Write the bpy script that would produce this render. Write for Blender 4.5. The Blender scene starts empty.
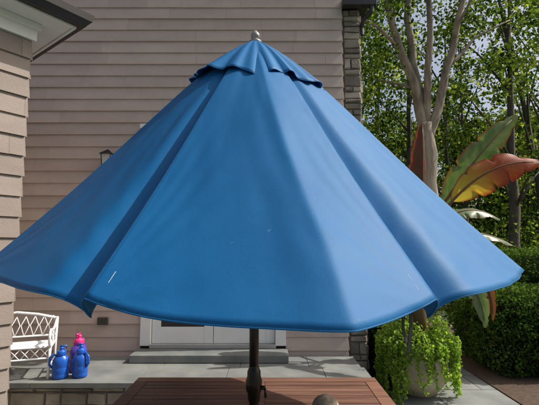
import bpy, math, random
import numpy as np
from mathutils import Vector, Matrix, noise
random.seed(7); rng=np.random.default_rng(11)
scene=bpy.context.scene
col=scene.collection

# ---------------------------------------------------------------- helpers
def empty(name,loc=(0,0,0)):
    o=bpy.data.objects.new(name,None); o.location=loc; col.objects.link(o); o.empty_display_size=.2
    return o
def mesh_obj(name,verts,faces,mat=None,parent=None,smooth=False,loc=(0,0,0)):
    me=bpy.data.meshes.new(name); me.from_pydata([tuple(v) for v in verts],[],[tuple(f) for f in faces]); me.update()
    if smooth:
        me.polygons.foreach_set('use_smooth',[True]*len(me.polygons))
    o=bpy.data.objects.new(name,me); col.objects.link(o); o.location=loc
    if mat: me.materials.append(mat)
    if parent: o.parent=parent
    return o
class MB:
    """mesh builder"""
    def __init__(s): s.v=[]; s.f=[]
    def add(s,v,f):
        b=len(s.v); s.v+= [tuple(x) for x in v]; s.f+=[tuple(i+b for i in q) for q in f]
    def box(s,x0,x1,y0,y1,z0,z1):
        s.add([(x0,y0,z0),(x1,y0,z0),(x1,y1,z0),(x0,y1,z0),(x0,y0,z1),(x1,y0,z1),(x1,y1,z1),(x0,y1,z1)],
              [(0,3,2,1),(4,5,6,7),(0,1,5,4),(1,2,6,5),(2,3,7,6),(3,0,4,7)])
    def tube(s,pts,rad,n=10,cap=True):
        pts=[Vector(p) for p in pts]
        if not hasattr(rad,'__len__'): rad=[rad]*len(pts)
        V=[];F=[]
        up=Vector((0,0,1)); prev=None
        for i,p in enumerate(pts):
            if i==0: d=pts[1]-p
            elif i==len(pts)-1: d=p-pts[i-1]
            else: d=pts[i+1]-pts[i-1]
            d.normalize()
            if prev is None:
                a=d.cross(up)
                if a.length<.1: a=d.cross(Vector((1,0,0)))
            else: a=prev-d*prev.dot(d)
            a.normalize(); prev=a.copy(); b=d.cross(a)
            for j in range(n):
                t=2*math.pi*j/n
                V.append(p+(a*math.cos(t)+b*math.sin(t))*rad[i])
        for i in range(len(pts)-1):
            for j in range(n):
                F.append((i*n+j,i*n+(j+1)%n,(i+1)*n+(j+1)%n,(i+1)*n+j))
        if cap:
            F.append(tuple(range(n-1,-1,-1))); F.append(tuple((len(pts)-1)*n+j for j in range(n)))
        s.add(V,F)
    def lathe(s,prof,c=(0,0,0),n=32,sx=1,sy=1):
        V=[];F=[]
        for r,z in prof:
            for j in range(n):
                t=2*math.pi*j/n; V.append((c[0]+r*math.cos(t)*sx,c[1]+r*math.sin(t)*sy,c[2]+z))
        for i in range(len(prof)-1):
            for j in range(n):
                F.append((i*n+j,i*n+(j+1)%n,(i+1)*n+(j+1)%n,(i+1)*n+j))
        s.add(V,F)
    def obj(s,name,mat,parent=None,smooth=False,bevel=0,loc=(0,0,0)):
        o=mesh_obj(name,s.v,s.f,mat,parent,smooth,loc)
        if bevel:
            m=o.modifiers.new('b','BEVEL'); m.width=bevel; m.segments=2; m.limit_method='ANGLE'
        return o
def setattr_face(o,name,vals):
    a=o.data.attributes.new(name,'FLOAT','FACE'); a.data.foreach_set('value',np.asarray(vals,dtype=np.float32))

def newmat(name):
    m=bpy.data.materials.new(name); m.use_nodes=True; nt=m.node_tree; nt.nodes.clear()
    out=nt.nodes.new('ShaderNodeOutputMaterial'); return m,nt,out
def N(nt,t,**k):
    n=nt.nodes.new(t)
    for a,b in k.items(): setattr(n,a,b)
    return n
def simple(name,c1,c2=None,scale=5,rough=.6,bump=0,bscale=60,metal=0,detail=6,attr=None,spec=.5,stretch=None,arange=(.8,1.18)):
    m,nt,out=newmat(name); L=nt.links.new
    p=N(nt,'ShaderNodeBsdfPrincipled'); L(p.outputs[0],out.inputs[0])
    p.inputs['Roughness'].default_value=rough; p.inputs['Metallic'].default_value=metal
    p.inputs['Specular IOR Level'].default_value=spec
    c2=c2 or tuple(x*.8 for x in c1)
    tc=N(nt,'ShaderNodeTexCoord'); vec=tc.outputs['Object']
    if stretch:
        mp=N(nt,'ShaderNodeMapping'); mp.inputs['Scale'].default_value=stretch; L(vec,mp.inputs[0]); vec=mp.outputs[0]
    nz=N(nt,'ShaderNodeTexNoise'); nz.inputs['Scale'].default_value=scale; nz.inputs['Detail'].default_value=detail
    L(vec,nz.inputs['Vector'])
    cr=N(nt,'ShaderNodeValToRGB'); cr.color_ramp.elements[0].position=.32; cr.color_ramp.elements[1].position=.68
    cr.color_ramp.elements[0].color=(*c1,1); cr.color_ramp.elements[1].color=(*c2,1)
    L(nz.outputs[0],cr.inputs[0]); colr=cr.outputs[0]
    if attr:
        at=N(nt,'ShaderNodeAttribute',attribute_name=attr)
        mr=N(nt,'ShaderNodeMapRange'); mr.inputs[3].default_value=arange[0]; mr.inputs[4].default_value=arange[1]; L(at.outputs['Fac'],mr.inputs[0])
        mx=N(nt,'ShaderNodeMix',data_type='RGBA',blend_type='MULTIPLY'); mx.inputs[0].default_value=1
        L(colr,mx.inputs[6]); L(mr.outputs[0],mx.inputs[7]); colr=mx.outputs[2]
    L(colr,p.inputs['Base Color'])
    if bump:
        n2=N(nt,'ShaderNodeTexNoise'); n2.inputs['Scale'].default_value=bscale; n2.inputs['Detail'].default_value=5; L(vec,n2.inputs['Vector'])
        b=N(nt,'ShaderNodeBump'); b.inputs['Strength'].default_value=bump; b.inputs['Distance'].default_value=.01
        L(n2.outputs[0],b.inputs['Height']); L(b.outputs[0],p.inputs['Normal'])
    return m
def leafmat(name,c1,c2,c3=None,trans=.4,rough=.5,nscale=.5,glossy=True,tm=(1.6,1.75,.75)):
    m,nt,out=newmat(name); L=nt.links.new
    at=N(nt,'ShaderNodeAttribute',attribute_name='rnd')
    cr=N(nt,'ShaderNodeValToRGB'); e=cr.color_ramp.elements
    e[0].position=.1; e[0].color=(*c1,1); e[1].position=.8; e[1].color=(*c2,1)
    if c3: x=e.new(.97); x.color=(*c3,1)
    tc=N(nt,'ShaderNodeTexCoord'); nz=N(nt,'ShaderNodeTexNoise'); nz.inputs['Scale'].default_value=nscale; nz.inputs['Detail'].default_value=2
    L(tc.outputs['Object'],nz.inputs['Vector'])
    ma=N(nt,'ShaderNodeMath',operation='ADD'); L(at.outputs['Fac'],ma.inputs[0]); L(nz.outputs[0],ma.inputs[1])
    mb=N(nt,'ShaderNodeMath',operation='SUBTRACT'); L(ma.outputs[0],mb.inputs[0]); mb.inputs[1].default_value=.5
    L(mb.outputs[0],cr.inputs[0])
    if glossy:
        p=N(nt,'ShaderNodeBsdfPrincipled'); p.inputs['Roughness'].default_value=rough; p.inputs['Specular IOR Level'].default_value=.35
    else:
        p=N(nt,'ShaderNodeBsdfDiffuse')
    L(cr.outputs[0],p.inputs[0])
    t=N(nt,'ShaderNodeBsdfTranslucent')
    mu=N(nt,'ShaderNodeMix',data_type='RGBA',blend_type='MULTIPLY'); mu.inputs[0].default_value=1; mu.inputs[7].default_value=(*tm,1)
    L(cr.outputs[0],mu.inputs[6]); L(mu.outputs[2],t.inputs[0])
    ms=N(nt,'ShaderNodeMixShader'); ms.inputs[0].default_value=trans
    L(p.outputs[0],ms.inputs[1]); L(t.outputs[0],ms.inputs[2]); L(ms.outputs[0],out.inputs[0])
    return m
def leaf_mesh(name,P,size,mat,parent=None,aspect=.5,up=0.0,rnd=None):
    P=np.asarray(P,float); n=len(P)
    size=np.broadcast_to(size,(n,)) * rng.uniform(.7,1.3,n)
    a=rng.normal(size=(n,3)); a[:,2]-=up; a/=np.linalg.norm(a,axis=1)[:,None]
    b=rng.normal(size=(n,3)); b-=a*(a*b).sum(1)[:,None]; b/=np.linalg.norm(b,axis=1)[:,None]
    c=np.cross(a,b)
    L_=size[:,None]
    V=np.stack([P-a*L_*.5, P+b*L_*aspect*.5+c*L_*.06-a*L_*.05, P+a*L_*.5, P-b*L_*aspect*.5+c*L_*.06-a*L_*.05],1).reshape(-1,3)
    me=bpy.data.meshes.new(name)
    me.vertices.add(4*n); me.vertices.foreach_set('co',V.astype(np.float32).ravel())
    me.loops.add(4*n); me.loops.foreach_set('vertex_index',np.arange(4*n,dtype=np.int32))
    me.polygons.add(n); me.polygons.foreach_set('loop_start',np.arange(0,4*n,4,dtype=np.int32))
    me.polygons.foreach_set('loop_total',np.full(n,4,dtype=np.int32))
    me.update(calc_edges=True); me.validate()
    o=bpy.data.objects.new(name,me); col.objects.link(o); me.materials.append(mat)
    if rnd is None: rnd=rng.uniform(0,1,n)
    setattr_face(o,'rnd',rnd)
    if parent: o.parent=parent
    return o

# ---------------------------------------------------------------- materials
M_shingle=simple('shingle_paint',(.56,.455,.395),(.50,.405,.352),scale=3,rough=.75,bump=.25,bscale=60,attr='rnd',stretch=(1,1,2.5),spec=.3,arange=(.91,1.06))
M_shingle_dimmed=simple('shingle_paint_sun_dimmed',(.29,.245,.212),(.25,.212,.184),scale=3,rough=.75,bump=.25,bscale=60,attr='rnd',stretch=(1,1,2.5),spec=.3,arange=(.90,1.07))  # same siding as the main wall, darkened in colour to offset the sun
M_dark=simple('dark_backing',(.03,.027,.025))
M_white=simple('white_paint',(.82,.82,.79),(.77,.78,.75),rough=.4)
M_gutter=simple('bronze_gutter',(.035,.032,.03),rough=.35)
M_roof=simple('roof_shingles',(.09,.085,.08),(.06,.055,.05),scale=12,rough=.9,bump=.5)
M_stone=simple('fieldstone',(.38,.33,.26),(.20,.175,.14),scale=5,rough=.9,bump=.8,bscale=35,attr='rnd',arange=(.55,1.3))
M_mortar=simple('mortar',(.17,.155,.135),rough=.95)
M_step=simple('bluestone',(.22,.23,.215),(.13,.145,.14),scale=3,rough=.7,bump=.2,bscale=50)
M_iron=simple('black_metal',(.012,.012,.012),(.02,.018,.016),rough=.4,metal=.3)
M_bronze=simple('bronze_pole',(.022,.018,.016),(.03,.025,.02),rough=.3,metal=.5)
M_silver=simple('finial_metal',(.35,.33,.31),(.25,.24,.23),rough=.35,metal=.4,scale=30)
M_bluepl=simple('blue_plastic',(.01,.10,.50),(.01,.08,.40),rough=.3)
M_pinkpl=simple('pink_plastic',(.70,.04,.22),(.6,.03,.2),rough=.3)
M_purple=simple('purple_plastic',(.10,.05,.40),(.08,.04,.35),rough=.3)
M_mulch=simple('mulch',(.05,.032,.02),(.09,.06,.04),scale=30,rough=.95,bump=1,bscale=70)
M_urn=simple('urn_glaze',(.52,.47,.33),(.34,.29,.19),scale=6,rough=.5,bump=.3,bscale=14)
M_bark=simple('pale_bark',(.38,.33,.26),(.13,.11,.09),scale=3,rough=.9,bump=1,bscale=14,stretch=(2,2,.5))
M_bark2=simple('dark_bark',(.12,.10,.08),(.06,.05,.04),scale=4,rough=.95,bump=1,bscale=14,stretch=(2,2,.5))
M_leafA=leafmat('tree_leaves',(.028,.055,.012),(.095,.14,.028),(.20,.24,.06),trans=.45,glossy=False)
M_leafB=leafmat('forest_leaves',(.016,.034,.010),(.080,.118,.026),(.30,.33,.09),trans=.45,nscale=.35,glossy=False)
M_hedge=leafmat('boxwood_leaves',(.03,.07,.014),(.09,.15,.035),(.17,.24,.07),trans=.25,rough=.4,nscale=2,glossy=False)
M_shrub=leafmat('shrub_leaves',(.02,.045,.012),(.05,.09,.02),trans=.25,glossy=False)
M_lime=leafmat('lime_vine_leaves',(.15,.26,.03),(.29,.42,.05),(.40,.52,.10),trans=.4,nscale=6)
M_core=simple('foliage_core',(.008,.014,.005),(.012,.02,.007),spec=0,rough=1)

# glass
def glass():
    m,nt,out=newmat('door_glass'); p=N(nt,'ShaderNodeBsdfPrincipled'); nt.links.new(p.outputs[0],out.inputs[0])
    p.inputs['Base Color'].default_value=(.24,.29,.28,1); p.inputs['Roughness'].default_value=.06; p.inputs['Specular IOR Level'].default_value=1
    return m
M_glass=glass()

# flagstone
def flag():
    m,nt,out=newmat('bluestone_flags'); L=nt.links.new
    p=N(nt,'ShaderNodeBsdfPrincipled'); L(p.outputs[0],out.inputs[0]); p.inputs['Roughness'].default_value=.75
    tc=N(nt,'ShaderNodeTexCoord'); mp=N(nt,'ShaderNodeMapping'); mp.inputs['Location'].default_value=(.2,.13,0); L(tc.outputs['Object'],mp.inputs[0])
    br=N(nt,'ShaderNodeTexBrick'); br.offset=.37; br.offset_frequency=2; br.squash=1.4; br.squash_frequency=3
    br.inputs['Scale'].default_value=1; br.inputs['Brick Width'].default_value=.75; br.inputs['Row Height'].default_value=.5
    br.inputs['Mortar Size'].default_value=.009; br.inputs['Mortar Smooth'].default_value=.3
    br.inputs['Color1'].default_value=(.24,.25,.235,1); br.inputs['Color2'].default_value=(.16,.175,.175,1); br.inputs['Mortar'].default_value=(.07,.066,.058,1)
    L(mp.outputs[0],br.inputs[0])
    nz=N(nt,'ShaderNodeTexNoise'); nz.inputs['Scale'].default_value=2.5; nz.inputs['Detail'].default_value=8; L(tc.outputs['Object'],nz.inputs[0])
    mr=N(nt,'ShaderNodeMapRange'); mr.inputs[1].default_value=.3; mr.inputs[2].default_value=.7; mr.inputs[3].default_value=.65; mr.inputs[4].default_value=1.2; L(nz.outputs[0],mr.inputs[0])
    mx=N(nt,'ShaderNodeMix',data_type='RGBA',blend_type='MULTIPLY'); mx.inputs[0].default_value=1; L(br.outputs[0],mx.inputs[6]); L(mr.outputs[0],mx.inputs[7])
    L(mx.outputs[2],p.inputs['Base Color'])
    b=N(nt,'ShaderNodeBump'); b.inputs['Strength'].default_value=.4; b.inputs['Distance'].default_value=.01; b.invert=True
    L(br.outputs['Fac'],b.inputs['Height']); L(b.outputs[0],p.inputs['Normal'])
    return m
M_flag=flag()
# wood
def wood():
    m,nt,out=newmat('stained_wood'); L=nt.links.new
    p=N(nt,'ShaderNodeBsdfPrincipled'); L(p.outputs[0],out.inputs[0]); p.inputs['Roughness'].default_value=.5
    tc=N(nt,'ShaderNodeTexCoord'); mp=N(nt,'ShaderNodeMapping'); mp.inputs['Scale'].default_value=(1.5,30,30); L(tc.outputs['Object'],mp.inputs[0])
    nz=N(nt,'ShaderNodeTexNoise'); nz.inputs['Scale'].default_value=1.6; nz.inputs['Detail'].default_value=8; L(mp.outputs[0],nz.inputs[0])
    cr=N(nt,'ShaderNodeValToRGB'); cr.color_ramp.elements[0].position=.3; cr.color_ramp.elements[1].position=.75
    cr.color_ramp.elements[0].color=(.10,.045,.030,1); cr.color_ramp.elements[1].color=(.24,.125,.085,1); L(nz.outputs[0],cr.inputs[0])
    at=N(nt,'ShaderNodeAttribute',attribute_name='rnd'); mr=N(nt,'ShaderNodeMapRange'); mr.inputs[3].default_value=.75; mr.inputs[4].default_value=1.25; L(at.outputs['Fac'],mr.inputs[0])
    mx=N(nt,'ShaderNodeMix',data_type='RGBA',blend_type='MULTIPLY'); mx.inputs[0].default_value=1; L(cr.outputs[0],mx.inputs[6]); L(mr.outputs[0],mx.inputs[7]); L(mx.outputs[2],p.inputs['Base Color'])
    b=N(nt,'ShaderNodeBump'); b.inputs['Strength'].default_value=.2; b.inputs['Distance'].default_value=.003; L(nz.outputs[0],b.inputs['Height']); L(b.outputs[0],p.inputs['Normal'])
    return m
M_wood=wood()
# umbrella fabric
def fabric():
    m,nt,out=newmat('blue_canvas'); L=nt.links.new
    tc=N(nt,'ShaderNodeTexCoord')
    nz=N(nt,'ShaderNodeTexNoise'); nz.inputs['Scale'].default_value=2.2; nz.inputs['Detail'].default_value=7; L(tc.outputs['Object'],nz.inputs[0])
    cr=N(nt,'ShaderNodeValToRGB'); cr.color_ramp.elements[0].position=.3; cr.color_ramp.elements[1].position=.75
    cr.color_ramp.elements[0].color=(.003,.112,.300,1); cr.color_ramp.elements[1].color=(.007,.138,.345,1); L(nz.outputs[0],cr.inputs[0])
    vo=N(nt,'ShaderNodeTexNoise'); vo.inputs['Scale'].default_value=60; vo.inputs['Detail'].default_value=2; L(tc.outputs['Object'],vo.inputs[0])
    r2=N(nt,'ShaderNodeMapRange'); r2.inputs[1].default_value=.74; r2.inputs[2].default_value=.8; r2.inputs[4].default_value=.35; L(vo.outputs[0],r2.inputs[0])
    mx=N(nt,'ShaderNodeMix',data_type='RGBA'); L(r2.outputs[0],mx.inputs[0]); L(cr.outputs[0],mx.inputs[6]); mx.inputs[7].default_value=(.15,.28,.42,1)
    p=N(nt,'ShaderNodeBsdfPrincipled'); p.inputs['Roughness'].default_value=.60; p.inputs['Specular IOR Level'].default_value=.30
    L(mx.outputs[2],p.inputs['Base Color'])
    wv=N(nt,'ShaderNodeTexNoise'); wv.inputs['Scale'].default_value=6; wv.inputs['Detail'].default_value=4; L(tc.outputs['Object'],wv.inputs[0])
    b=N(nt,'ShaderNodeBump'); b.inputs['Strength'].default_value=.14; b.inputs['Distance'].default_value=.02; L(wv.outputs[0],b.inputs['Height'])
    fv=N(nt,'ShaderNodeTexNoise'); fv.inputs['Scale'].default_value=420; fv.inputs['Detail'].default_value=1; L(tc.outputs['Object'],fv.inputs[0])
    b2=N(nt,'ShaderNodeBump'); b2.inputs['Strength'].default_value=.25; b2.inputs['Distance'].default_value=.001; L(fv.outputs[0],b2.inputs['Height']); L(b.outputs[0],b2.inputs['Normal'])
    L(b2.outputs[0],p.inputs['Normal'])
    t=N(nt,'ShaderNodeBsdfTranslucent'); t.inputs[0].default_value=(.002,.13,.38,1)
    ms=N(nt,'ShaderNodeMixShader'); ms.inputs[0].default_value=.12; L(p.outputs[0],ms.inputs[1]); L(t.outputs[0],ms.inputs[2]); L(ms.outputs[0],out.inputs[0])
    return m
M_fab=fabric()
M_stitch=simple('white_stitching',(.5,.58,.65),rough=.8)
M_strap=simple('black_strap',(.01,.01,.012),rough=.7)

# ---------------------------------------------------------------- ground
g=mesh_obj('ground',[(-150,-150,-.03),(150,-150,-.03),(150,200,-.03),(-150,200,-.03)],[(0,1,2,3)],
        simple('grass',(.03,.055,.015),(.07,.10,.03),scale=1.5,rough=.95,bump=1,bscale=90))
mb=MB(); mb.box(-7,2.7,-4,5.9,-.1,0); mb.obj('patio',M_flag)
mb=MB(); mb.box(2.703,9,1.5,9,-.1,.012); mb.obj('mulch_bed',M_mulch)

# ---------------------------------------------------------------- house
house=empty('shingle_house')
def shingle_wall(name,o,d,length,z0,z1,nrm,expo,mat,hole=None,wmin=.35,wmax=1.5):
    mb=MB(); rnd=[]
    z=z0
    while z<z1:
        zt=min(z+expo,z1)+.012
        x=-random.uniform(0,.3); rowth=random.uniform(.016,.021)
        while x<length:
            w=random.uniform(wmin,wmax)
            a=max(x,0); b=min(x+w,length); x+=w
            segs=[(a,b)]
            if hole and zt>hole[2] and z<hole[3]:
                segs=[]
                if a<hole[0]: segs.append((a,min(b,hole[0])))
                if b>hole[1]: segs.append((max(a,hole[1]),b))
            th=rowth+random.uniform(-.001,.001); dz=random.uniform(-.0012,.0012)
            r=random.random()
            for (a,b) in segs:
                if b-a<.01: continue
                g=.0008
                def P(s,n,zz): return (o[0]+d[0]*s+nrm[0]*n,o[1]+d[1]*s+nrm[1]*n,zz)
                V=[P(a+g,-.004,z+dz),P(b-g,-.004,z+dz),P(b-g,th,z+dz),P(a+g,th,z+dz),
                   P(a+g,-.004,zt),P(b-g,-.004,zt),P(b-g,.002,zt),P(a+g,.002,zt)]
                mb.add(V,[(0,3,2,1),(3,7,6,2),(0,4,7,3),(1,2,6,5),(4,5,6,7)])
                rnd+=[r]*5
        z+=expo
    ob=mb.obj(name,mat,house); setattr_face(ob,'rnd',rnd)
    return ob
WY=5.0
DX0,DX1=-1.59,.20
shingle_wall('main_wall_shingles',(-6,WY),(1,0),6.97,.10,7.2,(0,-1),.160,M_shingle,hole=(6+DX0,6+DX1,.2,3.23))
mb=MB(); mb.box(-6,.966,WY+.004,WY+.2,0,7.2); mb.obj('main_wall_backing',M_dark,house)
shingle_wall('side_wall_shingles',(.97,WY+.0),(0,1),5,.1,7.2,(1,0),.160,M_shingle)
mb=MB(); mb.box(.6,.960,WY+.2,WY+5,0,7.2); mb.obj('side_wall_backing',M_dark,house)
# wing
A=Vector((.6,.8)); Nn=Vector((.8,-.6)); P0=Vector((-1.945,3.04))
Wn=P0-A*3.2
shingle_wall('wing_wall_shingles',tuple(Wn),tuple(A),3.2,.0,3.36,tuple(Nn),.160,M_shingle_dimmed)
shingle_wall('wing_wall_return_shingles',tuple(P0),(-.8,.6),3.3,.0,3.36,(.6,.8),.160,M_shingle_dimmed)
mb=MB()
q=[P0-Nn*.01-A*.01, P0-Nn*3.3, Wn-Nn*3.3, Wn-Nn*.01]
mb.add([(p.x,p.y,z) for z in (0,3.36) for p in q],[(0,1,5,4),(1,2,6,5),(2,3,7,6),(3,0,4,7)]); mb.obj('wing_backing',M_dark,house)
def W(a,n,z):
    p=P0+A*a+Nn*n; return (p.x,p.y,z)
def wprism(mb,a0,a1,n0,n1,z0,z1):
    mb.add([W(a0,n0,z0),W(a1,n0,z0),W(a1,n1,z0),W(a0,n1,z0),W(a0,n0,z1),W(a1,n0,z1),W(a1,n1,z1),W(a0,n1,z1)],
      [(0,1,2,3),(4,7,6,5),(0,4,5,1),(1,5,6,2),(2,6,7,3),(3,7,4,0)])
OH=.22
mb=MB()
wprism(mb,-3.2,.03,-.02,.03,3.36,3.50)
wprism(mb,-.02,.033,-3.3,-.023,3.362,3.50)
wprism(mb,-3.2,.05,.03,.055,3.45,3.50)
wprism(mb,-3.2,OH,-3.3,OH,3.503,3.53)
wprism(mb,-3.2,OH,OH+.003,OH+.02,3.49,3.60); wprism(mb,OH+.003,OH+.02,-3.3,OH+.02,3.49,3.60)
mb.obj('wing_soffit_trim',M_white,house)
mb=MB()
prof=[(OH+.023,3.60),(OH+.023,3.51),(OH+.07,3.51),(OH+.095,3.545),(OH+.11,3.56),(OH+.12,3.615),(OH+.10,3.615)]
V=[];F=[]
for (o_,z) in prof:
    V+= [W(-3.2,o_,z),W(o_,o_,z),W(o_,-3.3,z)]
for i in range(len(prof)-1):
    F+=[(3*i,3*i+1,3*i+4,3*i+3),(3*i+1,3*i+2,3*i+5,3*i+4)]
mb.add(V,F); mb.obj('wing_gutter',M_gutter,house)
mb=MB()
e_=OH+.06
mb.add([W(-3.2,e_,3.62),W(e_,e_,3.62),W(e_,-3.3,3.62),W(-1.2,-1.2,4.6),W(-3.2,-1.2,4.6),W(-1.2,-3.3,4.6),W(-3.2,-3.3,4.6)],
   [(0,1,3,4),(1,2,5,3),(4,3,5,6)]); mb.obj('wing_roof',M_roof,house)
mb=MB(); mb.add([(-6.3,4.6,7.3),(1.1,4.6,7.3),(1.1,9,10.1),(-6.3,9,10.1),(1.1,9,7.3)],[(0,1,2,3),(1,4,2)]); mb.obj('main_roof',M_roof,house)
mb=MB(); mb.box(-6.3,1.1,4.65,5.2,7.22,7.28); mb.obj('main_soffit',M_white,house)
# door assembly
mb=MB()
mb.box(DX0,DX0+.13,WY-.045,WY+.1,.48,3.06); mb.box(DX1-.13,DX1,WY-.045,WY+.1,.48,3.06)
mb.box(DX0,DX1,WY-.048,WY+.1,3.063,3.19)
mb.box(DX0-.07,DX1+.07,WY-.12,WY+.1,3.193,3.25)
mb.box(DX0+.13,DX1-.13,WY-.02,WY+.1,2.70,2.76)
mb.obj('door_casing',M_white,house,bevel=.006)
mb=MB(); cx=(DX0+DX1)/2
for (a,b) in ((DX0+.135,cx-.003),(cx+.003,DX1-.135)):
    y0,y1=WY+.0,WY+.045
    mb.box(a,a+.11,y0,y1,.50,2.695); mb.box(b-.11,b,y0,y1,.50,2.695)
    mb.box(a+.11,b-.11,y0+.002,y1,.50,.70); mb.box(a+.11,b-.11,y0+.002,y1,2.58,2.695)
    m_=(a+b)/2; mb.box(m_-.012,m_+.012,y0+.006,y1,.702,2.578)
    for k in range(1,5):
        z=.70+k*.376; mb.box(a+.11,b-.11,y0+.008,y1,z-.012,z+.012)
mb.obj('door_leaves',M_white,house,bevel=.004)
mb=MB(); mb.box(DX0+.13,DX1-.13,WY+.03,WY+.04,.70,3.06); mb.obj('door_glass',M_glass,house)
mb=MB(); mb.box(DX0+.1,DX1-.1,WY+.12,WY+.2,.3,3.1); mb.obj('door_interior',M_dark,house)
mb=MB(); mb.box(DX0+.12,DX1-.12,WY-.05,WY+.05,.452,.498); mb.obj('door_sill',simple('sill_metal',(.45,.45,.43),rough=.4),house,bevel=.004)
mb=MB(); mb.tube([(cx+.05,WY-.0,1.45),(cx+.05,WY-.05,1.45),(cx+.16,WY-.05,1.45)],.009); mb.obj('door_handle',M_iron,house,True)
mb=MB(); mb.box(-2.12,-1.99,WY-.05,WY-.022,.73,.82)
for k in range(4): mb.box(-2.11,-2.0,WY-.058,WY-.0502,.742+k*.02,.752+k*.02)
mb.obj('wall_outlet_cover',simple('grey_box',(.07,.065,.06)),house,bevel=.004)
mb=MB()
mb.box(.99,1.35,4.96,5.9,4.93,5.02); mb.box(.97,1.42,4.86,4.957,4.86,4.98)
mb.tube([(1.36,4.90,4.87),(1.36,4.91,4.80),(1.27,5.0,4.74),(1.26,5.08,4.66),(1.26,5.08,4.55)],.032)
mb.obj('chimney_side_gutter',M_gutter,house,bevel=.01)
def stones(mb,x0,x1,y,z0,z1,rnd,hmin=.09,hmax=.22,wmin=.14,wmax=.4,depth=.03,axis='y',sgn=-1):
    z=z0
    while z<z1-.03:
        h=min(random.uniform(hmin,hmax),z1-z); x=x0
        while x<x1-.03:
            w=random.uniform(wmin,wmax); 
            if x+w>x1-.08: w=x1-x
            g=.005; dd=depth*random.uniform(.4,1)
            a,b,c,d=x+g,x+w-g,z+g,z+h-g
            j=lambda:random.uniform(-.008,.008); i=.010
            if axis=='y':
                f=lambda xx,n,zz:(xx,y+sgn*n,zz)
            else:
                f=lambda xx,n,zz:(y+sgn*n,xx,zz)
            V=[f(a,0,c),f(b,0,c),f(b,0,d),f(a,0,d),f(a+i+j(),dd+j(),c+i+j()),f(b-i+j(),dd+j(),c+i+j()),f(b-i+j(),dd+j(),d-i+j()),f(a+i+j(),dd+j(),d-i+j())]
            mb.add(V,[(4,5,6,7),(0,1,5,4),(1,2,6,5),(2,3,7,6),(3,0,4,7)]); r=random.random(); rnd+=[r]*5
            x+=w
        z+=h
mb=MB(); rn=[]
stones(mb,1.0,1.22,WY+.05,0,4.9,rn,wmin=.07,wmax=.24,hmin=.06,hmax=.17); stones(mb,WY+.05,6.0,1.22,0,4.9,rn,axis='x',sgn=1)
o=mb.obj('chimney_stones',M_stone,house); setattr_face(o,'rnd',rn)
mb=MB(); mb.box(.992,1.217,WY+.053,6.0,0,4.9); mb.obj('chimney_mortar',M_mortar,house)

# terrace
terr=empty('stone_terrace')
mb=MB(); x=-5.0
while x<1.05:
    w=min(random.uniform(.7,1.1),1.05-x); mb.box(x+.002,x+w-.002,4.02,4.52,.31,.36); x+=w
x=-5.0
while x<1.02:
    w=min(random.uniform(.6,1.0),1.02-x); mb.box(x+.002,x+w-.002,4.524,4.955,.31,.358); x+=w
mb.obj('coping',M_step,terr,bevel=.004)
mb=MB(); mb.box(-5,1.0,4.10,4.95,0,.308); mb.obj('mortar_core',M_mortar,terr)
mb=MB(); rn=[]; stones(mb,-5,1.0,4.098,0,.305,rn,hmin=.07,hmax=.13,wmin=.12,wmax=.35,depth=.035); stones(mb,4.11,4.95,1.002,0,.305,rn,axis='x',sgn=1)
o=mb.obj('riser_stones',M_stone,terr); setattr_face(o,'rnd',rn)
mb=MB(); mb.box(DX0-.02,DX1+.02,4.66,4.97,.362,.45); mb.obj('door_step',M_step,terr,bevel=.008)

# ---------------------------------------------------------------- wall lantern
wl=empty('wall_lantern')
X,Z=-2.04,2.76; mb=MB()
mb.box(X-.05,X+.05,WY-.045,WY-.024,Z-.1,Z+.12)
mb.tube([(X,WY-.04,Z+.06),(X,WY-.09,Z+.12),(X,WY-.15,Z+.14)],.01)
for sx in(-1,1):
    for sy in(-1,1): mb.tube([(X+sx*.045,WY-.15+sy*.045,Z-.12),(X+sx*.06,WY-.15+sy*.06,Z+.08)],.005,6)
mb.box(X-.055,X+.055,WY-.205,WY-.095,Z-.135,Z-.12)
mb.add([(X-.08,WY-.23,Z+.08),(X+.08,WY-.23,Z+.08),(X+.08,WY-.07,Z+.08),(X-.08,WY-.07,Z+.08),(X,WY-.15,Z+.15)],[(3,2,1,0),(0,1,4),(1,2,4),(2,3,4),(3,0,4)])
mb.obj('frame',M_iron,wl)
mb=MB(); mb.add([(X+a*.04,WY-.15+b*.04,Z-.118) for a,b in((-1,-1),(1,-1),(1,1),(-1,1))]+[(X+a*.055,WY-.15+b*.055,Z+.078) for a,b in((-1,-1),(1,-1),(1,1),(-1,1))],[(0,1,5,4),(1,2,6,5),(2,3,7,6),(3,0,4,7)])
mb.obj('glass_panes',simple('frosted_glass',(.6,.62,.6),rough=.2),wl)

# ---------------------------------------------------------------- umbrella
umb=empty('patio_umbrella')
CX,CY=-.078,2.05; R=1.17; ZA=2.80
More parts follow.
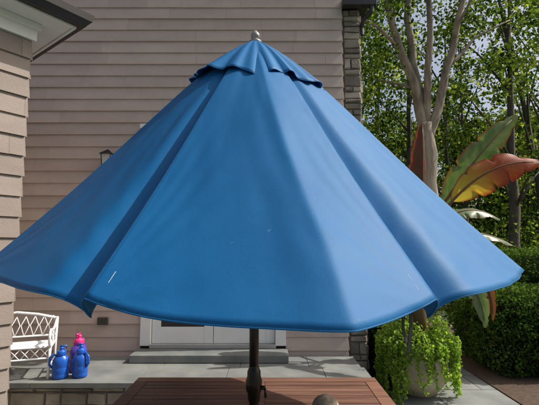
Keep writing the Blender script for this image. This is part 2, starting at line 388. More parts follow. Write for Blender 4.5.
# ribs (not fully tensioned, so slightly irregular): angle, reach, tip height
ribs=[(-18.3,1.155,1.575),(25.3,1.158,1.566),(71.0,1.205,1.597),(115,1.18,1.58),(160,1.17,1.58),(205,1.17,1.58),(250,1.17,1.58),(295,1.165,1.612)]
phi=[math.radians(r[0]) for r in ribs]+[math.radians(ribs[0][0]+360)]
Rk=[r[1] for r in ribs]+[ribs[0][1]]; Zk=[r[2] for r in ribs]+[ribs[0][2]]
def softmin(a,b,k): return -math.log(math.exp(-k*a)+math.exp(-k*b))/k
def zprof(s,zr=1.58): return ZA-(ZA-zr)*s+.66*s*(1-s)**3
def bump(t,c,w): return math.exp(-((t-c)/w)**2)
def canopy(k,t,s):
    a0,a1=phi[k],phi[k+1]
    x=(1-t)*math.sin(a0)*Rk[k]+t*math.sin(a1)*Rk[k+1]; y=-((1-t)*math.cos(a0)*Rk[k]+t*math.cos(a1)*Rk[k+1])
    am=(a0+a1)/2; n=(math.sin(am),-math.cos(am))
    e=1-abs(2*t-1)**2.5
    wr=.014*noise.noise(Vector((t*2.4+k*7+s*1.5,s*2.2,k*3.1)))*e*min(1,s*3)
    wr+=.0045*noise.noise(Vector((t*8+k*5-s*5,s*3.5+t*3,k*1.7)))*e*min(1,s*2)
    # soft tension lines fanning in from the rib tips
    wr+=.0028*math.sin(26*math.atan2(1.02-s,t+.03)+k)*math.exp(-((t)**2+(1-s)**2)/.10)*min(1,t*12)
    wr+=.0028*math.sin(26*math.atan2(1.02-s,1.03-t)+k)*math.exp(-((1-t)**2+(1-s)**2)/.10)*min(1,(1-t)*12)
    wr+=.0009*math.sin(s*70+k*2+3*math.sin(s*11))*(math.exp(-t/.05)+math.exp(-(1-t)/.05))*min(1,t*40)*min(1,(1-t)*40)
    if k==0:
        pk=.52+.185*min(1,s*1.15)
        l,r=t/pk,(1-t)/(1-pk)
        o=.168*softmin(l,r,38)
        o+=.012*math.sin(math.pi*min(1,l))
        sag=.044*(1-abs(2*t-1)**3)
    elif k in (1,7):
        tt=t if k==1 else 1-t
        o=-.075*bump(tt,.12,.075)+.038*math.sin(math.pi*tt)
        o*=min(1,tt*14)*min(1,(1-tt)*8)
        sag=.060*bump(tt,.10,.07)*min(1,tt*14)+.014*e
    else:
        o=.02*e; sag=.012*e
    g=s**1.1; zr=(1-t)*Zk[k]+t*Zk[k+1]
    return (CX+x*s+n[0]*(o*g+wr), CY+y*s+n[1]*(o*g+wr), zprof(s,zr)-sag*s**3)
NT,NS=72,84; V=[];F=[]
s0=.03
for k in range(8):
    for i in range(NT):
        for j in range(NS+1):
            V.append(canopy(k,i/NT,s0+(1-s0)*j/NS))
tot=8*NT
for c in range(tot):
    for j in range(NS):
        a=c*(NS+1)+j; b=((c+1)%tot)*(NS+1)+j
        F.append((a,b,b+1,a+1))
o=mesh_obj('canopy',V,F,M_fab,umb,True)
md=o.modifiers.new('s','SOLIDIFY'); md.thickness=.002; md.offset=-1
mb=MB(); hp=[Vector(V[c*(NS+1)+NS]) for c in range(tot)]; hp.append(hp[0])
mb.tube(hp,.0022,6,False); mb.obj('hem_binding',M_fab,umb,True)
mb=MB()
hl=[]
for k in range(8):
    for i in range(NT): hl.append(Vector(canopy(k,i/NT,.985))+Vector((math.sin((phi[k]+phi[k+1])/2),-math.cos((phi[k]+phi[k+1])/2),1))*.0003)
hl.append(hl[0]); mb.tube(hl,.0009,5,False); mb.obj('hem_stitch_ridge',M_fab,umb,True)
mb=MB()
for k in range(8):
    mb.tube([Vector(canopy(k,0,s))+Vector((math.sin(phi[k]),-math.cos(phi[k]),1)).normalized()*.0003 for s in np.linspace(.05,1,30)],.0020,6)
mb.obj('panel_seams',M_fab,umb,True)
mb=MB()
for (kk,t) in ((0,.04),(0,.96)):
    pts=[Vector(canopy(kk,t+(.02 if t<.5 else -.02)*(.95-s)*6,s))+Vector((0,-.7,.7))*.0014 for s in (.945,.955,.965,.975)]
    mb.tube(pts,.0011,5)
mb.obj('pocket_stitching',M_stitch,umb)
NTc,NSc=30,20; V=[];F=[]
RC=.375
def cap(k,t,s):
    a0,a1=phi[k],phi[k+1]
    x=(1-t)*math.sin(a0)+t*math.sin(a1); y=-((1-t)*math.cos(a0)+t*math.cos(a1))
    am=(a0+a1)/2; n=(math.sin(am),-math.cos(am)); e=math.sin(math.pi*t)
    left=max(0,-x)
    r=RC*s*(1-.14*left*s); z=zprof(min(1,r/R))+.024-.014*s
    o=(.045*e+.012*math.sin(6*math.pi*t+k))*s**1.6
    z+= -.022*e*s*s + .016*math.sin(2*math.pi*t*1.5+k*2.1)*s**3*e + .006*s**2*math.sin(k*1.7) + .025*left*s**2
    if k in (6,7): z+=.022*e*s**3
    return (CX+x*r+n[0]*o,CY+y*r+n[1]*o,z)
for k in range(8):
    for i in range(NTc):
        for j in range(NSc+1): V.append(cap(k,i/NTc,.02+.98*j/NSc))
tc_=8*NTc
for c in range(tc_):
    for j in range(NSc):
        a=c*(NSc+1)+j; b=((c+1)%tc_)*(NSc+1)+j; F.append((a,b,b+1,a+1))
o=mesh_obj('vent_cap',V,F,M_fab,umb,True); md=o.modifiers.new('s','SOLIDIFY'); md.thickness=.002; md.offset=1
mb=MB(); hp=[Vector(V[c*(NSc+1)+NSc]) for c in range(tc_)]; hp.append(hp[0]); mb.tube(hp,.0022,6,False); mb.obj('cap_hem',M_fab,umb,True)
mb=MB()
mb.lathe([(0,0),(.024,0),(.024,2.76),(0,2.76)],(CX,CY,.04),24)
mb.obj('pole',M_bronze,umb,True)
mb=MB()
mb.lathe([(.024,.93),(.030,.935),(.032,.97),(.040,.985),(.041,1.03),(.034,1.05),(.033,1.075),(.028,1.085),(.024,1.10)],(CX,CY,0),28)
mb.tube([(CX+.03,CY-.01,1.0),(CX+.055,CY-.02,1.0)],.010); mb.tube([(CX+.055,CY-.02,1.0),(CX+.06,CY-.02,.955)],.006)
mb.obj('crank_housing',M_bronze,umb,True)
mb=MB(); mb.lathe([(0,-.013),(.034,-.011),(.034,.001),(.016,.009),(.014,.017),(.022,.023),(.025,.035),(.021,.047),(.012,.057),(.009,.063),(0,.067)],(CX,CY,ZA+.014),24); mb.obj('finial',M_silver,umb,True)
mb=MB()
for k in range(8):
    d=Vector((math.sin(phi[k]),-math.cos(phi[k]),0))
    pts=[Vector((CX,CY,0))+d*Rk[k]*s+Vector((0,0,zprof(s,Zk[k])-.018)) for s in np.linspace(.03,.985,12)]
    mb.tube(pts,.008,6)
    mid=Vector((CX,CY,0))+d*Rk[k]*.5+Vector((0,0,zprof(.5,Zk[k])-.02)); mb.tube([mid,Vector((CX,CY,1.72))+d*.04],.007,6)
mb.lathe([(.024,1.68),(.045,1.69),(.045,1.75),(.024,1.76)],(CX,CY,0),20)
mb.obj('ribs_and_stretchers',M_bronze,umb,True)
mb=MB(); mb.lathe([(0,0),(.27,0),(.27,.03),(.22,.06),(.06,.09),(.035,.11),(.035,.35),(0,.35)],(CX,CY,.001),32); mb.obj('base',M_iron,umb,True)
c=Vector(canopy(0,.90,1.0)); mb=MB()
def ribbon(mb,pts,w,side):
    V=[];F=[]
    for p in pts: V+= [Vector(p)-Vector(side)*w/2, Vector(p)+Vector(side)*w/2]
    for i in range(len(pts)-1): F.append((2*i,2*i+1,2*i+3,2*i+2))
    mb.add(V,F)
c+=Vector((.008,.02,.014))
pts=[c+Vector((.006*math.sin(z*30)-.004,.02,.01-z)) for z in np.linspace(0,.125,14)]
ribbon(mb,pts,.010,(.9,.4,0)); 
pts2=[c+Vector((-.004-.010*math.sin(z*30),.03,.0-z)) for z in np.linspace(0.0,.095,14)]
ribbon(mb,pts2,.010,(.8,.6,0))
o=mb.obj('tie_strap',M_strap,umb); md=o.modifiers.new('s','SOLIDIFY'); md.thickness=.002

# ---------------------------------------------------------------- table
tab=empty('slatted_wood_table')
mb=MB(); rn=[]
X0,X1,Y0,Y1,ZT=-.96,.77,1.05,3.0,.74
def bx(*a): mb.box(*a); rn.extend([random.random()]*6)
bx(X0,X1,Y1-.09,Y1,ZT-.03,ZT); bx(X0,X1,Y0,Y0+.09,ZT-.03,ZT)
bx(X0,X0+.09,Y0+.093,Y1-.093,ZT-.03,ZT-.001); bx(X1-.09,X1,Y0+.093,Y1-.093,ZT-.03,ZT-.001)
y=Y0+.098
while y<Y1-.1:
    y2=min(y+.056,Y1-.095)
    for (a,b) in ((X0+.093,CX-.045),(CX+.045,X1-.093)):
        bx(a,b,y,y2,ZT-.026,ZT-.002+random.uniform(-.001,.001))
    y+=.063
bx(CX-.043,CX+.043,Y0+.093,CY-.05,ZT-.03,ZT-.001); bx(CX-.043,CX+.043,CY+.05,Y1-.093,ZT-.03,ZT-.001)
for (a,b) in ((X0+.06,Y0+.06),(X1-.14,Y0+.06),(X0+.06,Y1-.14),(X1-.14,Y1-.14)): bx(a,a+.08,b,b+.08,.002,ZT-.033)
bx(X0+.143,X1-.143,Y1-.11,Y1-.08,ZT-.13,ZT-.033); bx(X0+.143,X1-.143,Y0+.08,Y0+.11,ZT-.13,ZT-.033)
bx(X0+.08,X0+.11,Y0+.143,Y1-.143,ZT-.13,ZT-.033); bx(X1-.11,X1-.08,Y0+.143,Y1-.143,ZT-.13,ZT-.033)
o=mb.obj('table_top_and_frame',M_wood,tab,bevel=.003); setattr_face(o,'rnd',rn)

sb=empty('decorative_stone_ball')
mb=MB(); prof=[(.03,0),(.045,0),(.045,.008)]+[(.076*math.sin(t),.068-.068*math.cos(t)+.001) for t in np.linspace(.62,math.pi-.001,24)]
mb.lathe(prof,(.31,2.28,ZT),32); mb.obj('ball',simple('speckled_stone',(.50,.42,.31),(.15,.12,.09),scale=30,rough=.7,bump=.6,bscale=60),sb,True)

# ---------------------------------------------------------------- bench
bn=empty('white_garden_bench',(-2.24,4.13,.36)); bn.rotation_euler=(0,0,math.radians(20))
mb=MB(); bx0,bx1=-.80,0; zt=0; Yo=-4.22
def tb(pts,r,n=8): mb.tube([(p[0],p[1]+Yo,p[2]) for p in pts],r,n)
for x in (bx0,bx1):
    tb([(x,4.22,zt),(x,4.24,zt+.2),(x,4.26,zt+.30)],[.015,.012,.016])
    tb([(x,4.62,zt),(x,4.60,zt+.2),(x,4.60,zt+.30),(x,4.66,zt+.54)],[.015,.012,.014,.012])
for x in (bx0,bx1):
    pts=[(x,4.28,zt+.28),(x,4.22,zt+.34),(x,4.19,zt+.41),(x,4.22,zt+.46),(x,4.28,zt+.475),(x,4.38,zt+.455),(x,4.49,zt+.47),(x,4.58,zt+.51),(x,4.65,zt+.54)]
    tb(pts,.014)
    tb([(x,4.22+.04*math.cos(a),zt+.42+.035*math.sin(a)) for a in np.linspace(1.6,5.5,10)],.008,6)
    tb([(x,4.42+.07*math.cos(a)*(1-a/9),zt+.375+.07*math.sin(a)*(1-a/9)) for a in np.linspace(0,7,20)],.007,6)
    tb([(x,4.26,zt+.3),(x,4.62,zt+.3)],.012,6); tb([(x,4.23,zt+.12),(x,4.62,zt+.12)],.008,6)
for i in range(8):
    y=4.24+i*.048+Yo; mb.box(bx0,bx1,y,y+.034,zt+.305-.002*i,zt+.320-.002*i)
tb([(bx0,4.66,zt+.53),(bx0+.2,4.67,zt+.58),((bx0+bx1)/2,4.67,zt+.61),(bx1-.2,4.67,zt+.58),(bx1,4.66,zt+.53)],.014)
tb([(bx0,4.61,zt+.36),(bx1,4.61,zt+.36)],.009)
n=9
for i in range(n):
    x=bx0+(i+.5)*(bx1-bx0)/n
    tb([(x,4.61,zt+.36),(x+.04,4.635,zt+.47),(x,4.665,zt+.56)],.005,6); tb([(x,4.61,zt+.36),(x-.04,4.635,zt+.47),(x,4.665,zt+.56)],.005,6)
    h=(bx1-bx0)/n/2
    tb([(x-h,4.25,zt+.30),(x+h,4.25,zt+.20)],.005,6); tb([(x+h,4.25,zt+.30),(x-h,4.25,zt+.20)],.005,6)
tb([(bx0,4.25,zt+.20),(bx1,4.25,zt+.20)],.009,6)
mb.obj('bench_frame',simple('white_enamel',(.82,.83,.84),(.76,.77,.78),rough=.35),bn,True)

# ---------------------------------------------------------------- plastic jugs
def jug(cx,cy,rot,mat,capmat,s=1.0,name='blue_plastic_jug'):
    e=empty(name,(cx,cy,.36)); e.rotation_euler=(0,0,rot); e.scale=(s,s,s)
    mb=MB(); mb.lathe([(0,.001),(.080,.003),(.092,.015),(.095,.05),(.090,.06),(.095,.07),(.095,.13),(.090,.14),(.095,.15),(.095,.21),(.080,.255),(.050,.275),(.044,.285),(0,.286)],n=28,sy=.85)
    mb.tube([(.035,0,.262),(.085,0,.290),(.125,0,.25),(.127,0,.17),(.085,0,.125)],[.014,.015,.015,.014,.013],8)
    mb.obj('body_and_handle',mat,e,True)
    mb=MB(); mb.lathe([(.052,.278),(.055,.283),(.055,.325),(.050,.335),(.022,.338),(.020,.352),(.026,.357),(.026,.375),(0,.378)],(0,0,0),20)
    mb.box(-.062,.02,-.010,.010,.3785,.395); mb.box(-.058,-.046,-.006,.006,.352,.3785)
    mb.obj('lid_and_spray_top',capmat,e,True)
jug(-2.13,4.16,math.radians(200),M_bluepl,M_bluepl,.82); jug(-1.95,4.20,math.radians(-20),M_bluepl,M_bluepl,.84)
jug(-2.07,4.40,math.radians(90),M_purple,M_pinkpl,1.0)

# ---------------------------------------------------------------- urn planter with vine
UX,UY=1.74,4.80
urn=empty('glazed_urn_planter')
mb=MB()
mb.lathe([(0,.001),(.19,.001),(.20,.02),(.24,.06),(.31,.15),(.365,.27),(.385,.37),(.375,.46),(.345,.53),(.335,.55),(.365,.565),(.375,.585),(.36,.60),(.33,.595),(.32,.55),(0,.54)],(UX,UY,0),48)
mb.obj('pot',M_urn,urn,True)
mb=MB(); mb.lathe([(0,.56),(.318,.553)],(UX,UY,0),24); mb.obj('soil',M_mulch,urn)
P=[]; st=MB()
for i in range(170):
    a=rng.uniform(0,2*math.pi)
    fr=abs(((a-(-math.pi/2-.0)+math.pi)%(2*math.pi))-math.pi)
    L_=rng.uniform(.12,.56)
    if fr<.50: L_*=.30 if rng.random()<.75 else .9
    elif fr>.7 : L_=min(.6,L_*1.2)
    r=rng.uniform(.05,.33)
    pts=[(r,.60),((r+.4)/2,.66+rng.uniform(0,.12))]; rr=.38+rng.uniform(0,.09); pts.append((rr,.62)); 
    zz=.62; 
    while L_>0:
        zz-=.05; L_-=.05; rr+=rng.uniform(-.013,.014); pts.append((rr,max(.02,zz)))
    aa=a; P3=[]
    for (q_,z_) in pts:
        aa+=rng.normal()*.035; P3.append((UX+q_*math.cos(aa),UY+q_*math.sin(aa),z_))
    st.tube(P3,.0025,4)
    for j in range(len(P3)-1):
        for m_ in range(8):
            t=rng.random(); p=np.array(P3[j])*(1-t)+np.array(P3[j+1])*t; P.append(p+rng.normal(size=3)*.013)
for i in range(90):
    a=rng.uniform(0,2*math.pi); r=.30*math.sqrt(rng.random()); h=rng.uniform(.08,.30)
    b=np.array([UX+r*math.cos(a),UY+r*math.sin(a),.58]); tp=b+np.array([math.cos(a)*.14,math.sin(a)*.14,h])+rng.normal(size=3)*.03
    st.tube([b,(b+tp)/2+np.array([0,0,.03]),tp],.0025,4)
    for m_ in range(14):
        t=rng.random()**.7; P.append(b*(1-t)+tp*t+rng.normal(size=3)*.014)
vine=empty('trailing_lime_vine'); st.obj('vine_stems',simple('vine_stem',(.12,.18,.03)),vine)
leaf_mesh('vine_leaves',P,.038,M_lime,vine,aspect=.7,up=.8)

# ---------------------------------------------------------------- banana plant
ban=empty('red_banana_plant')
def banmat(name,cA,cB,edge,tr,backlight_col=None):
    m,nt,out=newmat(name); L=nt.links.new
    uv=N(nt,'ShaderNodeUVMap'); sp=N(nt,'ShaderNodeSeparateXYZ'); L(uv.outputs[0],sp.inputs[0])
    ab=N(nt,'ShaderNodeMath',operation='SUBTRACT'); L(sp.outputs[1],ab.inputs[0]); ab.inputs[1].default_value=.5
    a2=N(nt,'ShaderNodeMath',operation='ABSOLUTE'); L(ab.outputs[0],a2.inputs[0])
    v1=N(nt,'ShaderNodeMath',operation='MULTIPLY_ADD'); L(a2.outputs[0],v1.inputs[0]); v1.inputs[1].default_value=-.25; L(sp.outputs[0],v1.inputs[2])
    v2=N(nt,'ShaderNodeMath',operation='MULTIPLY'); L(v1.outputs[0],v2.inputs[0]); v2.inputs[1].default_value=330
    v3=N(nt,'ShaderNodeMath',operation='SINE'); L(v2.outputs[0],v3.inputs[0])
    cb=N(nt,'ShaderNodeCombineXYZ'); L(v1.outputs[0],cb.inputs[0]); L(sp.outputs[1],cb.inputs[1])
    mp=N(nt,'ShaderNodeMapping'); mp.inputs['Scale'].default_value=(14,2.2,1); L(cb.outputs[0],mp.inputs[0])
    nz=N(nt,'ShaderNodeTexNoise'); nz.inputs['Scale'].default_value=1; nz.inputs['Detail'].default_value=6
    L(mp.outputs[0],nz.inputs[0])
    mr=N(nt,'ShaderNodeMapRange'); mr.inputs[1].default_value=.36; mr.inputs[2].default_value=.64; L(nz.outputs[0],mr.inputs[0])
    mx=N(nt,'ShaderNodeMix',data_type='RGBA'); L(mr.outputs[0],mx.inputs[0]); mx.inputs[6].default_value=(*cA,1); mx.inputs[7].default_value=(*cB,1)
    base=mx.outputs[2]
    if backlight_col:  # yellow of light shining through, painted into the colour towards the leaf base
        ad=N(nt,'ShaderNodeMath',operation='MULTIPLY_ADD'); L(nz.outputs[0],ad.inputs[0]); ad.inputs[1].default_value=.5; L(sp.outputs[0],ad.inputs[2])
        g1=N(nt,'ShaderNodeMapRange'); g1.inputs[1].default_value=.78; g1.inputs[2].default_value=.40; L(ad.outputs[0],g1.inputs[0])
        g3=N(nt,'ShaderNodeMix',data_type='RGBA'); L(g1.outputs[0],g3.inputs[0]); L(base,g3.inputs[6]); g3.inputs[7].default_value=(*backlight_col,1); base=g3.outputs[2]
    er=N(nt,'ShaderNodeMapRange'); er.inputs[1].default_value=.38; er.inputs[2].default_value=.5; L(a2.outputs[0],er.inputs[0])
    m2=N(nt,'ShaderNodeMix',data_type='RGBA'); L(er.outputs[0],m2.inputs[0]); L(base,m2.inputs[6]); m2.inputs[7].default_value=(*edge,1)
    mr2=N(nt,'ShaderNodeMapRange'); mr2.inputs[1].default_value=.035; mr2.inputs[2].default_value=.015; L(a2.outputs[0],mr2.inputs[0])
    m3=N(nt,'ShaderNodeMix',data_type='RGBA'); L(mr2.outputs[0],m3.inputs[0]); L(m2.outputs[2],m3.inputs[6]); m3.inputs[7].default_value=(.30,.14,.08,1)
    p=N(nt,'ShaderNodeBsdfPrincipled'); p.inputs['Roughness'].default_value=.38; L(m3.outputs[2],p.inputs['Base Color'])
    b=N(nt,'ShaderNodeBump'); b.inputs['Strength'].default_value=.12; b.inputs['Distance'].default_value=.003; L(v3.outputs[0],b.inputs['Height']); L(b.outputs[0],p.inputs['Normal'])
    t=N(nt,'ShaderNodeBsdfTranslucent'); mu=N(nt,'ShaderNodeMix',data_type='RGBA',blend_type='MULTIPLY'); mu.inputs[0].default_value=1; mu.inputs[7].default_value=(1.9,1.8,.9,1); L(m3.outputs[2],mu.inputs[6]); L(mu.outputs[2],t.inputs[0])
    ms=N(nt,'ShaderNodeMixShader'); ms.inputs[0].default_value=tr; L(p.outputs[0],ms.inputs[1]); L(t.outputs[0],ms.inputs[2]); L(ms.outputs[0],out.inputs[0])
    return m
MBg=banmat('banana_green',(.07,.14,.04),(.14,.21,.08),(.18,.06,.03),.42)
MBr=banmat('banana_red',(.26,.03,.018),(.36,.10,.03),(.20,.02,.018),.45,backlight_col=(.42,.34,.05))
MBd=banmat('banana_dark_red',(.14,.035,.025),(.08,.06,.03),(.15,.025,.02),.35)
MBp=banmat('banana_pale_green',(.14,.20,.10),(.08,.15,.06),(.14,.10,.06),.3)
def bleaf(base,ctrl,tip,width,side,mat,fold=.25,pet=.15,name='leaf',seed=0):
    base,ctrl,tip,side=map(Vector,(base,ctrl,tip,side)); nu,nv=44,10; V=[];UV=[];F=[]
    r=random.Random(seed); ph=r.uniform(0,6)
    Q=lambda t:base*(1-t)**2+ctrl*2*t*(1-t)+tip*t*t
    for i in range(nu+1):
        s=i/nu; t=pet+(1-pet)*s; p=Q(t); d=(Q(min(1,t+.01))-Q(t-.01)).normalized()
        sd=(side-d*side.dot(d)).normalized(); nn=d.cross(sd)
        w=width*.5*max(.012,(math.sin(math.pi*min(1,s**.85*.98+.01)))**.62)
        for j in range(nv+1):
            c=j/nv*2-1
            e=abs(c); tear=1-(.30*max(0,math.sin(s*(31 if c>0 else 23)+ph+r.uniform(-.05,.05)))**16) if e>.5 else 1
            V.append(p+sd*c*w*tear+nn*(fold*w*e*e*1.2+.05*width*math.sin(s*17+c*2+ph)*e*e))
            UV.append((s,j/nv))
    for i in range(nu):
        for j in range(nv):
            a=i*(nv+1)+j; F.append((a,a+1,a+nv+2,a+nv+1))
    o=mesh_obj(name,V,F,mat,ban,True)
    ul=o.data.uv_layers.new(name='UVMap')
    for l in o.data.loops: ul.data[l.index].uv=UV[l.vertex_index]
    mb=MB(); mb.tube([Q(t) for t in np.linspace(0,.95,16)],[.018*(1-t)+.003 for t in np.linspace(0,.95,16)],8); mb.obj(name+'_midrib',simple('petiole',(.22,.09,.05),(.14,.08,.03)),ban,True)
SX,SY=UX+.05,UY
mb=MB(); mb.tube([(SX,SY,.5),(SX,SY,1.0),(SX+.02,SY,1.5),(SX+.03,SY,1.95)],[.085,.07,.055,.035],14); mb.obj('pseudostem',simple('banana_stem',(.16,.06,.04),(.10,.10,.04),scale=8,rough=.5,stretch=(3,3,.6)),ban,True)
top=(SX+.05,SY,1.75)
bleaf(top,(1.86,4.65,2.5),(1.85,4.62,3.17),.22,(1,.2,0),MBd,fold=.9,pet=.2,seed=1)
bleaf(top,(2.28,4.55,2.62),(2.99,4.60,3.27),.36,(.72,-.25,-.66),MBg,fold=.35,pet=.25,seed=2)
bleaf((SX+.05,SY-.02,1.7),(2.30,4.35,2.74),(3.02,4.30,2.62),.42,(.3,-.45,-.84),MBr,fold=.3,pet=.30,seed=3)
bleaf(top,(2.35,4.8,2.35),(2.85,4.85,2.02),.26,(.2,-.75,-.5),MBp,fold=.3,pet=.2,seed=4)
bleaf(top,(2.6,5.0,2.0),(3.15,5.1,1.70),.20,(.1,-.8,-.4),MBp,fold=.3,pet=.3,seed=5)
bleaf((SX,SY,1.25),(2.40,4.55,1.60),(2.38,4.45,.80),.22,(.9,-.3,.2),MBp,fold=.3,pet=.25,seed=6)
bleaf((SX,SY,1.35),(2.62,4.6,1.65),(2.55,4.6,.85),.13,(.9,-.3,.2),MBd,fold=.4,pet=.25,seed=7)
bleaf(top,(1.3,4.9,2.3),(.75,4.75,1.9),.30,(.3,-.8,-.4),MBg,fold=.3,pet=.25,seed=8)
bleaf(top,(1.9,5.4,2.5),(2.0,5.9,2.0),.32,(1,0,0),MBg,fold=.3,pet=.25,seed=9)

# ---------------------------------------------------------------- hedge & shrub
def hedge(name,boxes,mat,nleaf,lsize):
    e=empty(name); P=[]; core=MB()
    for (cx,cy,cz,rx,ry,rz,n) in boxes:
        V=[];F=[]; nu,nv=20,14
        for i in range(nv+1):
            th=math.pi*i/nv
            for j in range(nu):
                ph=2*math.pi*j/nu
                d=Vector((math.sin(th)*math.cos(ph),math.sin(th)*math.sin(ph),math.cos(th)))
                k=(abs(d.x)**4+abs(d.y)**4+abs(d.z)**4)**(-.25)
                V.append((cx+d.x*k*rx*.86,cy+d.y*k*ry*.86,cz+d.z*k*rz*.88))
        for i in range(nv):
            for j in range(nu): F.append((i*nu+j,i*nu+(j+1)%nu,(i+1)*nu+(j+1)%nu,(i+1)*nu+j))
        core.add(V,F)
        d=rng.normal(size=(n,3)); d/=np.linalg.norm(d,axis=1)[:,None]
        k=(np.abs(d)**4).sum(1)**(-.25); q=d*k[:,None]
        bm=np.array([noise.noise(Vector(v)*3+Vector((cx,cy,0))) for v in q]); bm2=np.array([noise.noise(Vector(v)*8+Vector((cy,cx,0))) for v in q])
        r=(1+.14*bm+.09*bm2-.12*rng.random(n)**1.5)
        P.append(np.stack([cx+q[:,0]*rx*r,cy+q[:,1]*ry*r,cz+q[:,2]*rz*r],1))
    P=np.concatenate(P); P=P[P[:,2]>0]
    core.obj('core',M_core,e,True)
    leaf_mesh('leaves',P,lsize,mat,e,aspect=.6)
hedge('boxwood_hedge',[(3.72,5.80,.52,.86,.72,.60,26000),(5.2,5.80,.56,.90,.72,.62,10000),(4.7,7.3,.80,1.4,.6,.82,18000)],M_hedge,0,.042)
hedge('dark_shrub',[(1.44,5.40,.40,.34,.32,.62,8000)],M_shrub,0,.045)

# ---------------------------------------------------------------- trees
def clumps_leaves(centers,rad,per,size,flat=.7):
    n=len(centers); C=np.repeat(np.asarray(centers),per,axis=0); rd=np.repeat(np.broadcast_to(rad,(n,)),per)
    d=rng.normal(size=C.shape); d/=np.linalg.norm(d,axis=1)[:,None]; r=rng.random(len(C))**.45
    d=d*r[:,None]*rd[:,None]; d[:,2]*=flat
    return C+d
def limb(mb,pts,r0,r1,n=10):
    pts=[Vector(p) for p in pts]; out=[]
    for i in range(len(pts)-1):
        for t in (0,.25,.5,.75): 
            p=pts[i].lerp(pts[i+1],t); out.append(p+Vector((noise.noise(p*1.3),noise.noise(p*1.3+Vector((9,0,0))),0))*.10)
    out.append(pts[-1]); m=len(out)
    mb.tube(out,[r0+(r1-r0)*i/(m-1) for i in range(m)],n); return out
t1=empty('maple_tree'); mb=MB()
limb(mb,[(4.55,11,-.1),(4.5,11,2.0),(4.5,11,4.0),(4.48,11,5.2)],.30,.20,12)
tips=[]
for pts,a,b in [([(4.48,11,4.9),(4.2,10.9,6.3),(3.6,10.8,8.0),(3.1,10.7,10.0),(2.9,10.6,12)],.15,.05),
              ([(4.48,11,5.1),(4.35,11.1,6.5),(4.15,11.2,8.5),(4.2,11.2,11),(4.1,11.2,13)],.14,.05),
              ([(4.5,11,5.1),(4.62,10.9,6.8),(4.70,10.8,9.0),(4.9,10.8,12)],.13,.05),
              ([(4.5,11,4.6),(4.95,11,6.0),(5.45,11.0,7.8),(6.1,11,10.0),(6.5,11,12)],.15,.05),
              ([(5.2,11,6.9),(6.2,11.2,7.9),(7.4,11.4,8.6)],.06,.02),([(3.9,10.85,7.2),(3.0,10.4,7.9),(2.0,10.2,8.3)],.055,.02),
              ([(4.4,11,6.2),(3.3,11.6,6.8),(2.3,12,7.2)],.05,.015),([(5.4,11,7.7),(5.6,10.2,8.6),(6.2,9.8,9.2)],.05,.015)]:
    tips+=limb(mb,pts,a,b)[-8:]
mb.obj('trunk_and_limbs',M_bark,t1,True)
cs=[]
for i in range(140):
    tp=random.choice(tips); cs.append(np.array(tp)+rng.normal(size=3)*np.array([1.7,1.2,1.2])+np.array([0,.5,.6]))
cs=[c for c in cs if c[2]>5.4 and not (abs(c[0]-4.5)<1.0 and c[1]<11.2 and c[2]<8.0)]
leaf_mesh('leaves',clumps_leaves(cs,.70,110,0),.12,M_leafA,t1,aspect=.65)

def forest_tree(x,y,h,name,cr,per=60,nclump=45,size=.2,lean=0,bark=M_bark2,zlow=.35,tr=.2):
    e=empty(name); mb=MB()
    top=Vector((x+lean,y,h*.85)); main=limb(mb,[(x,y,-.1),(x+lean*.3,y,h*.3),(x+lean*.6,y,h*.55),top],tr,.05,8)
    cs=[]
    for i in range(nclump):
        z=h*(zlow+(1-zlow)*rng.random()); f=(z/h-zlow)/(1-zlow); rr=cr*(math.sin(math.pi*min(1,f*.8+.2))**.6)*math.sqrt(rng.random())*1.05
        a=rng.uniform(0,2*math.pi); c=np.array([x+lean*z/h+rr*math.cos(a),y+rr*math.sin(a),z+rng.normal()*.3]); cs.append(c)
        if i%5==0:
            b=main[min(len(main)-2,int(len(main)*max(.3,(z/h-.12)))) ]; mb.tube([b,(Vector(b)+Vector(c))/2+Vector((0,0,.2)),c],[.06,.035,.012],6)
    mb.obj('trunk_and_limbs',bark,e,True)
    leaf_mesh('leaves',clumps_leaves(cs,rng.uniform(.6,1.05,len(cs)),per,0),size,M_leafB,e,aspect=.65)
specs=[(8.3,13.5,13,2.6,.5),(2.6,17,14,2.6,-.3),(6.3,17.5,14,2.6,.2),(11.5,16,13,3.0,-1.2),(5.0,22,16,3.2,0),(9.5,21,16,3.2,.4),(14.5,20,15,3.4,0),(2.3,25,17,3.4,.2),(13,26,18,3.6,.3),(18.5,25,18,3.8,0),(8,28,19,3.8,0)]
for i,(x,y,h,cr,ln) in enumerate(specs): forest_tree(x,y,h,'deciduous_tree',cr,lean=ln,nclump=36,per=80,size=.165+.004*max(0,y-14),zlow=.26,tr=.17+.05*rng.random())
dt=empty('distant_trees'); mb=MB(); cs=[]
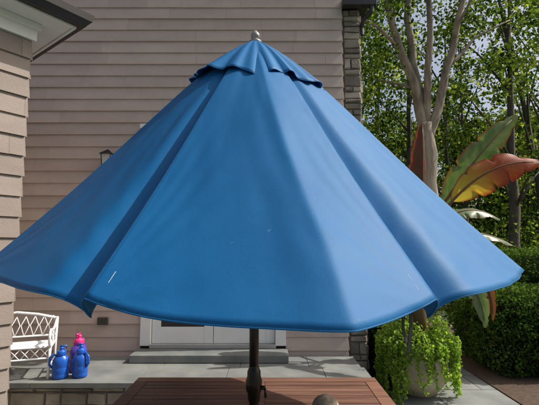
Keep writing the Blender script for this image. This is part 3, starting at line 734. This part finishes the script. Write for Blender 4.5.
for i in range(54):
    y=rng.uniform(30,48); x=rng.uniform(-.3*y,1.15*y); h=rng.uniform(10,19)
    mb.tube([(x,y,-.1),(x+.3,y,h*.5),(x+.2,y,h*.85)],[.25,.17,.06],7)
    for k in range(30):
        z=h*(.04+.96*rng.random()); rr=3.8*math.sqrt(rng.random())*(1.15-z/h*.7); a=rng.uniform(0,6.28); cs.append((x+rr*math.cos(a),y+rr*math.sin(a),z))
mb.obj('trunks',M_bark2,dt,True)
leaf_mesh('leaves',clumps_leaves(cs,1.4,72,0),.38,M_leafB,dt,aspect=.7)
us=empty('woodland_shrubs'); cs=[]
for i in range(330):
    y=rng.uniform(9.5,24); x=rng.uniform(.22*y,1.15*y+1); cs.append((x,y,rng.random()**1.3*2.8*(.6+.4*math.sin(x*1.3+y)) ))
leaf_mesh('leaves',clumps_leaves(cs,.8,120,0),.12,M_leafB,us,aspect=.6)

# ---------------------------------------------------------------- light
el=math.radians(48); az=math.radians(86)
d=Vector((math.sin(az)*math.cos(el),math.cos(az)*math.cos(el),math.sin(el)))
sl=bpy.data.lights.new('sun','SUN'); sl.energy=5.0; sl.angle=math.radians(.55); sl.color=(1,.95,.87)
so=bpy.data.objects.new('sun',sl); so.rotation_euler=d.to_track_quat('Z','Y').to_euler(); so.location=(8,-4,12); col.objects.link(so)
w=bpy.data.worlds.new('World'); scene.world=w; w.use_nodes=True; nt=w.node_tree
bg=nt.nodes['Background']; sk=nt.nodes.new('ShaderNodeTexSky'); sk.sky_type='NISHITA'; sk.sun_disc=False
sk.sun_elevation=el; sk.sun_rotation=az; sk.air_density=1; sk.dust_density=6; sk.ozone_density=.5
nt.links.new(sk.outputs[0],bg.inputs[0]); bg.inputs[1].default_value=.14
scene.view_settings.view_transform='Standard'; scene.view_settings.look='None'; scene.view_settings.exposure=0
# ---------------------------------------------------------------- camera
cd=bpy.data.cameras.new('camera'); cd.sensor_width=36; cd.lens=26.2; cd.clip_start=.05; cd.clip_end=600
co=bpy.data.objects.new('camera',cd); co.location=(0,0,1.7); co.rotation_euler=(math.radians(90+6.26),0,0); col.objects.link(co); scene.camera=co
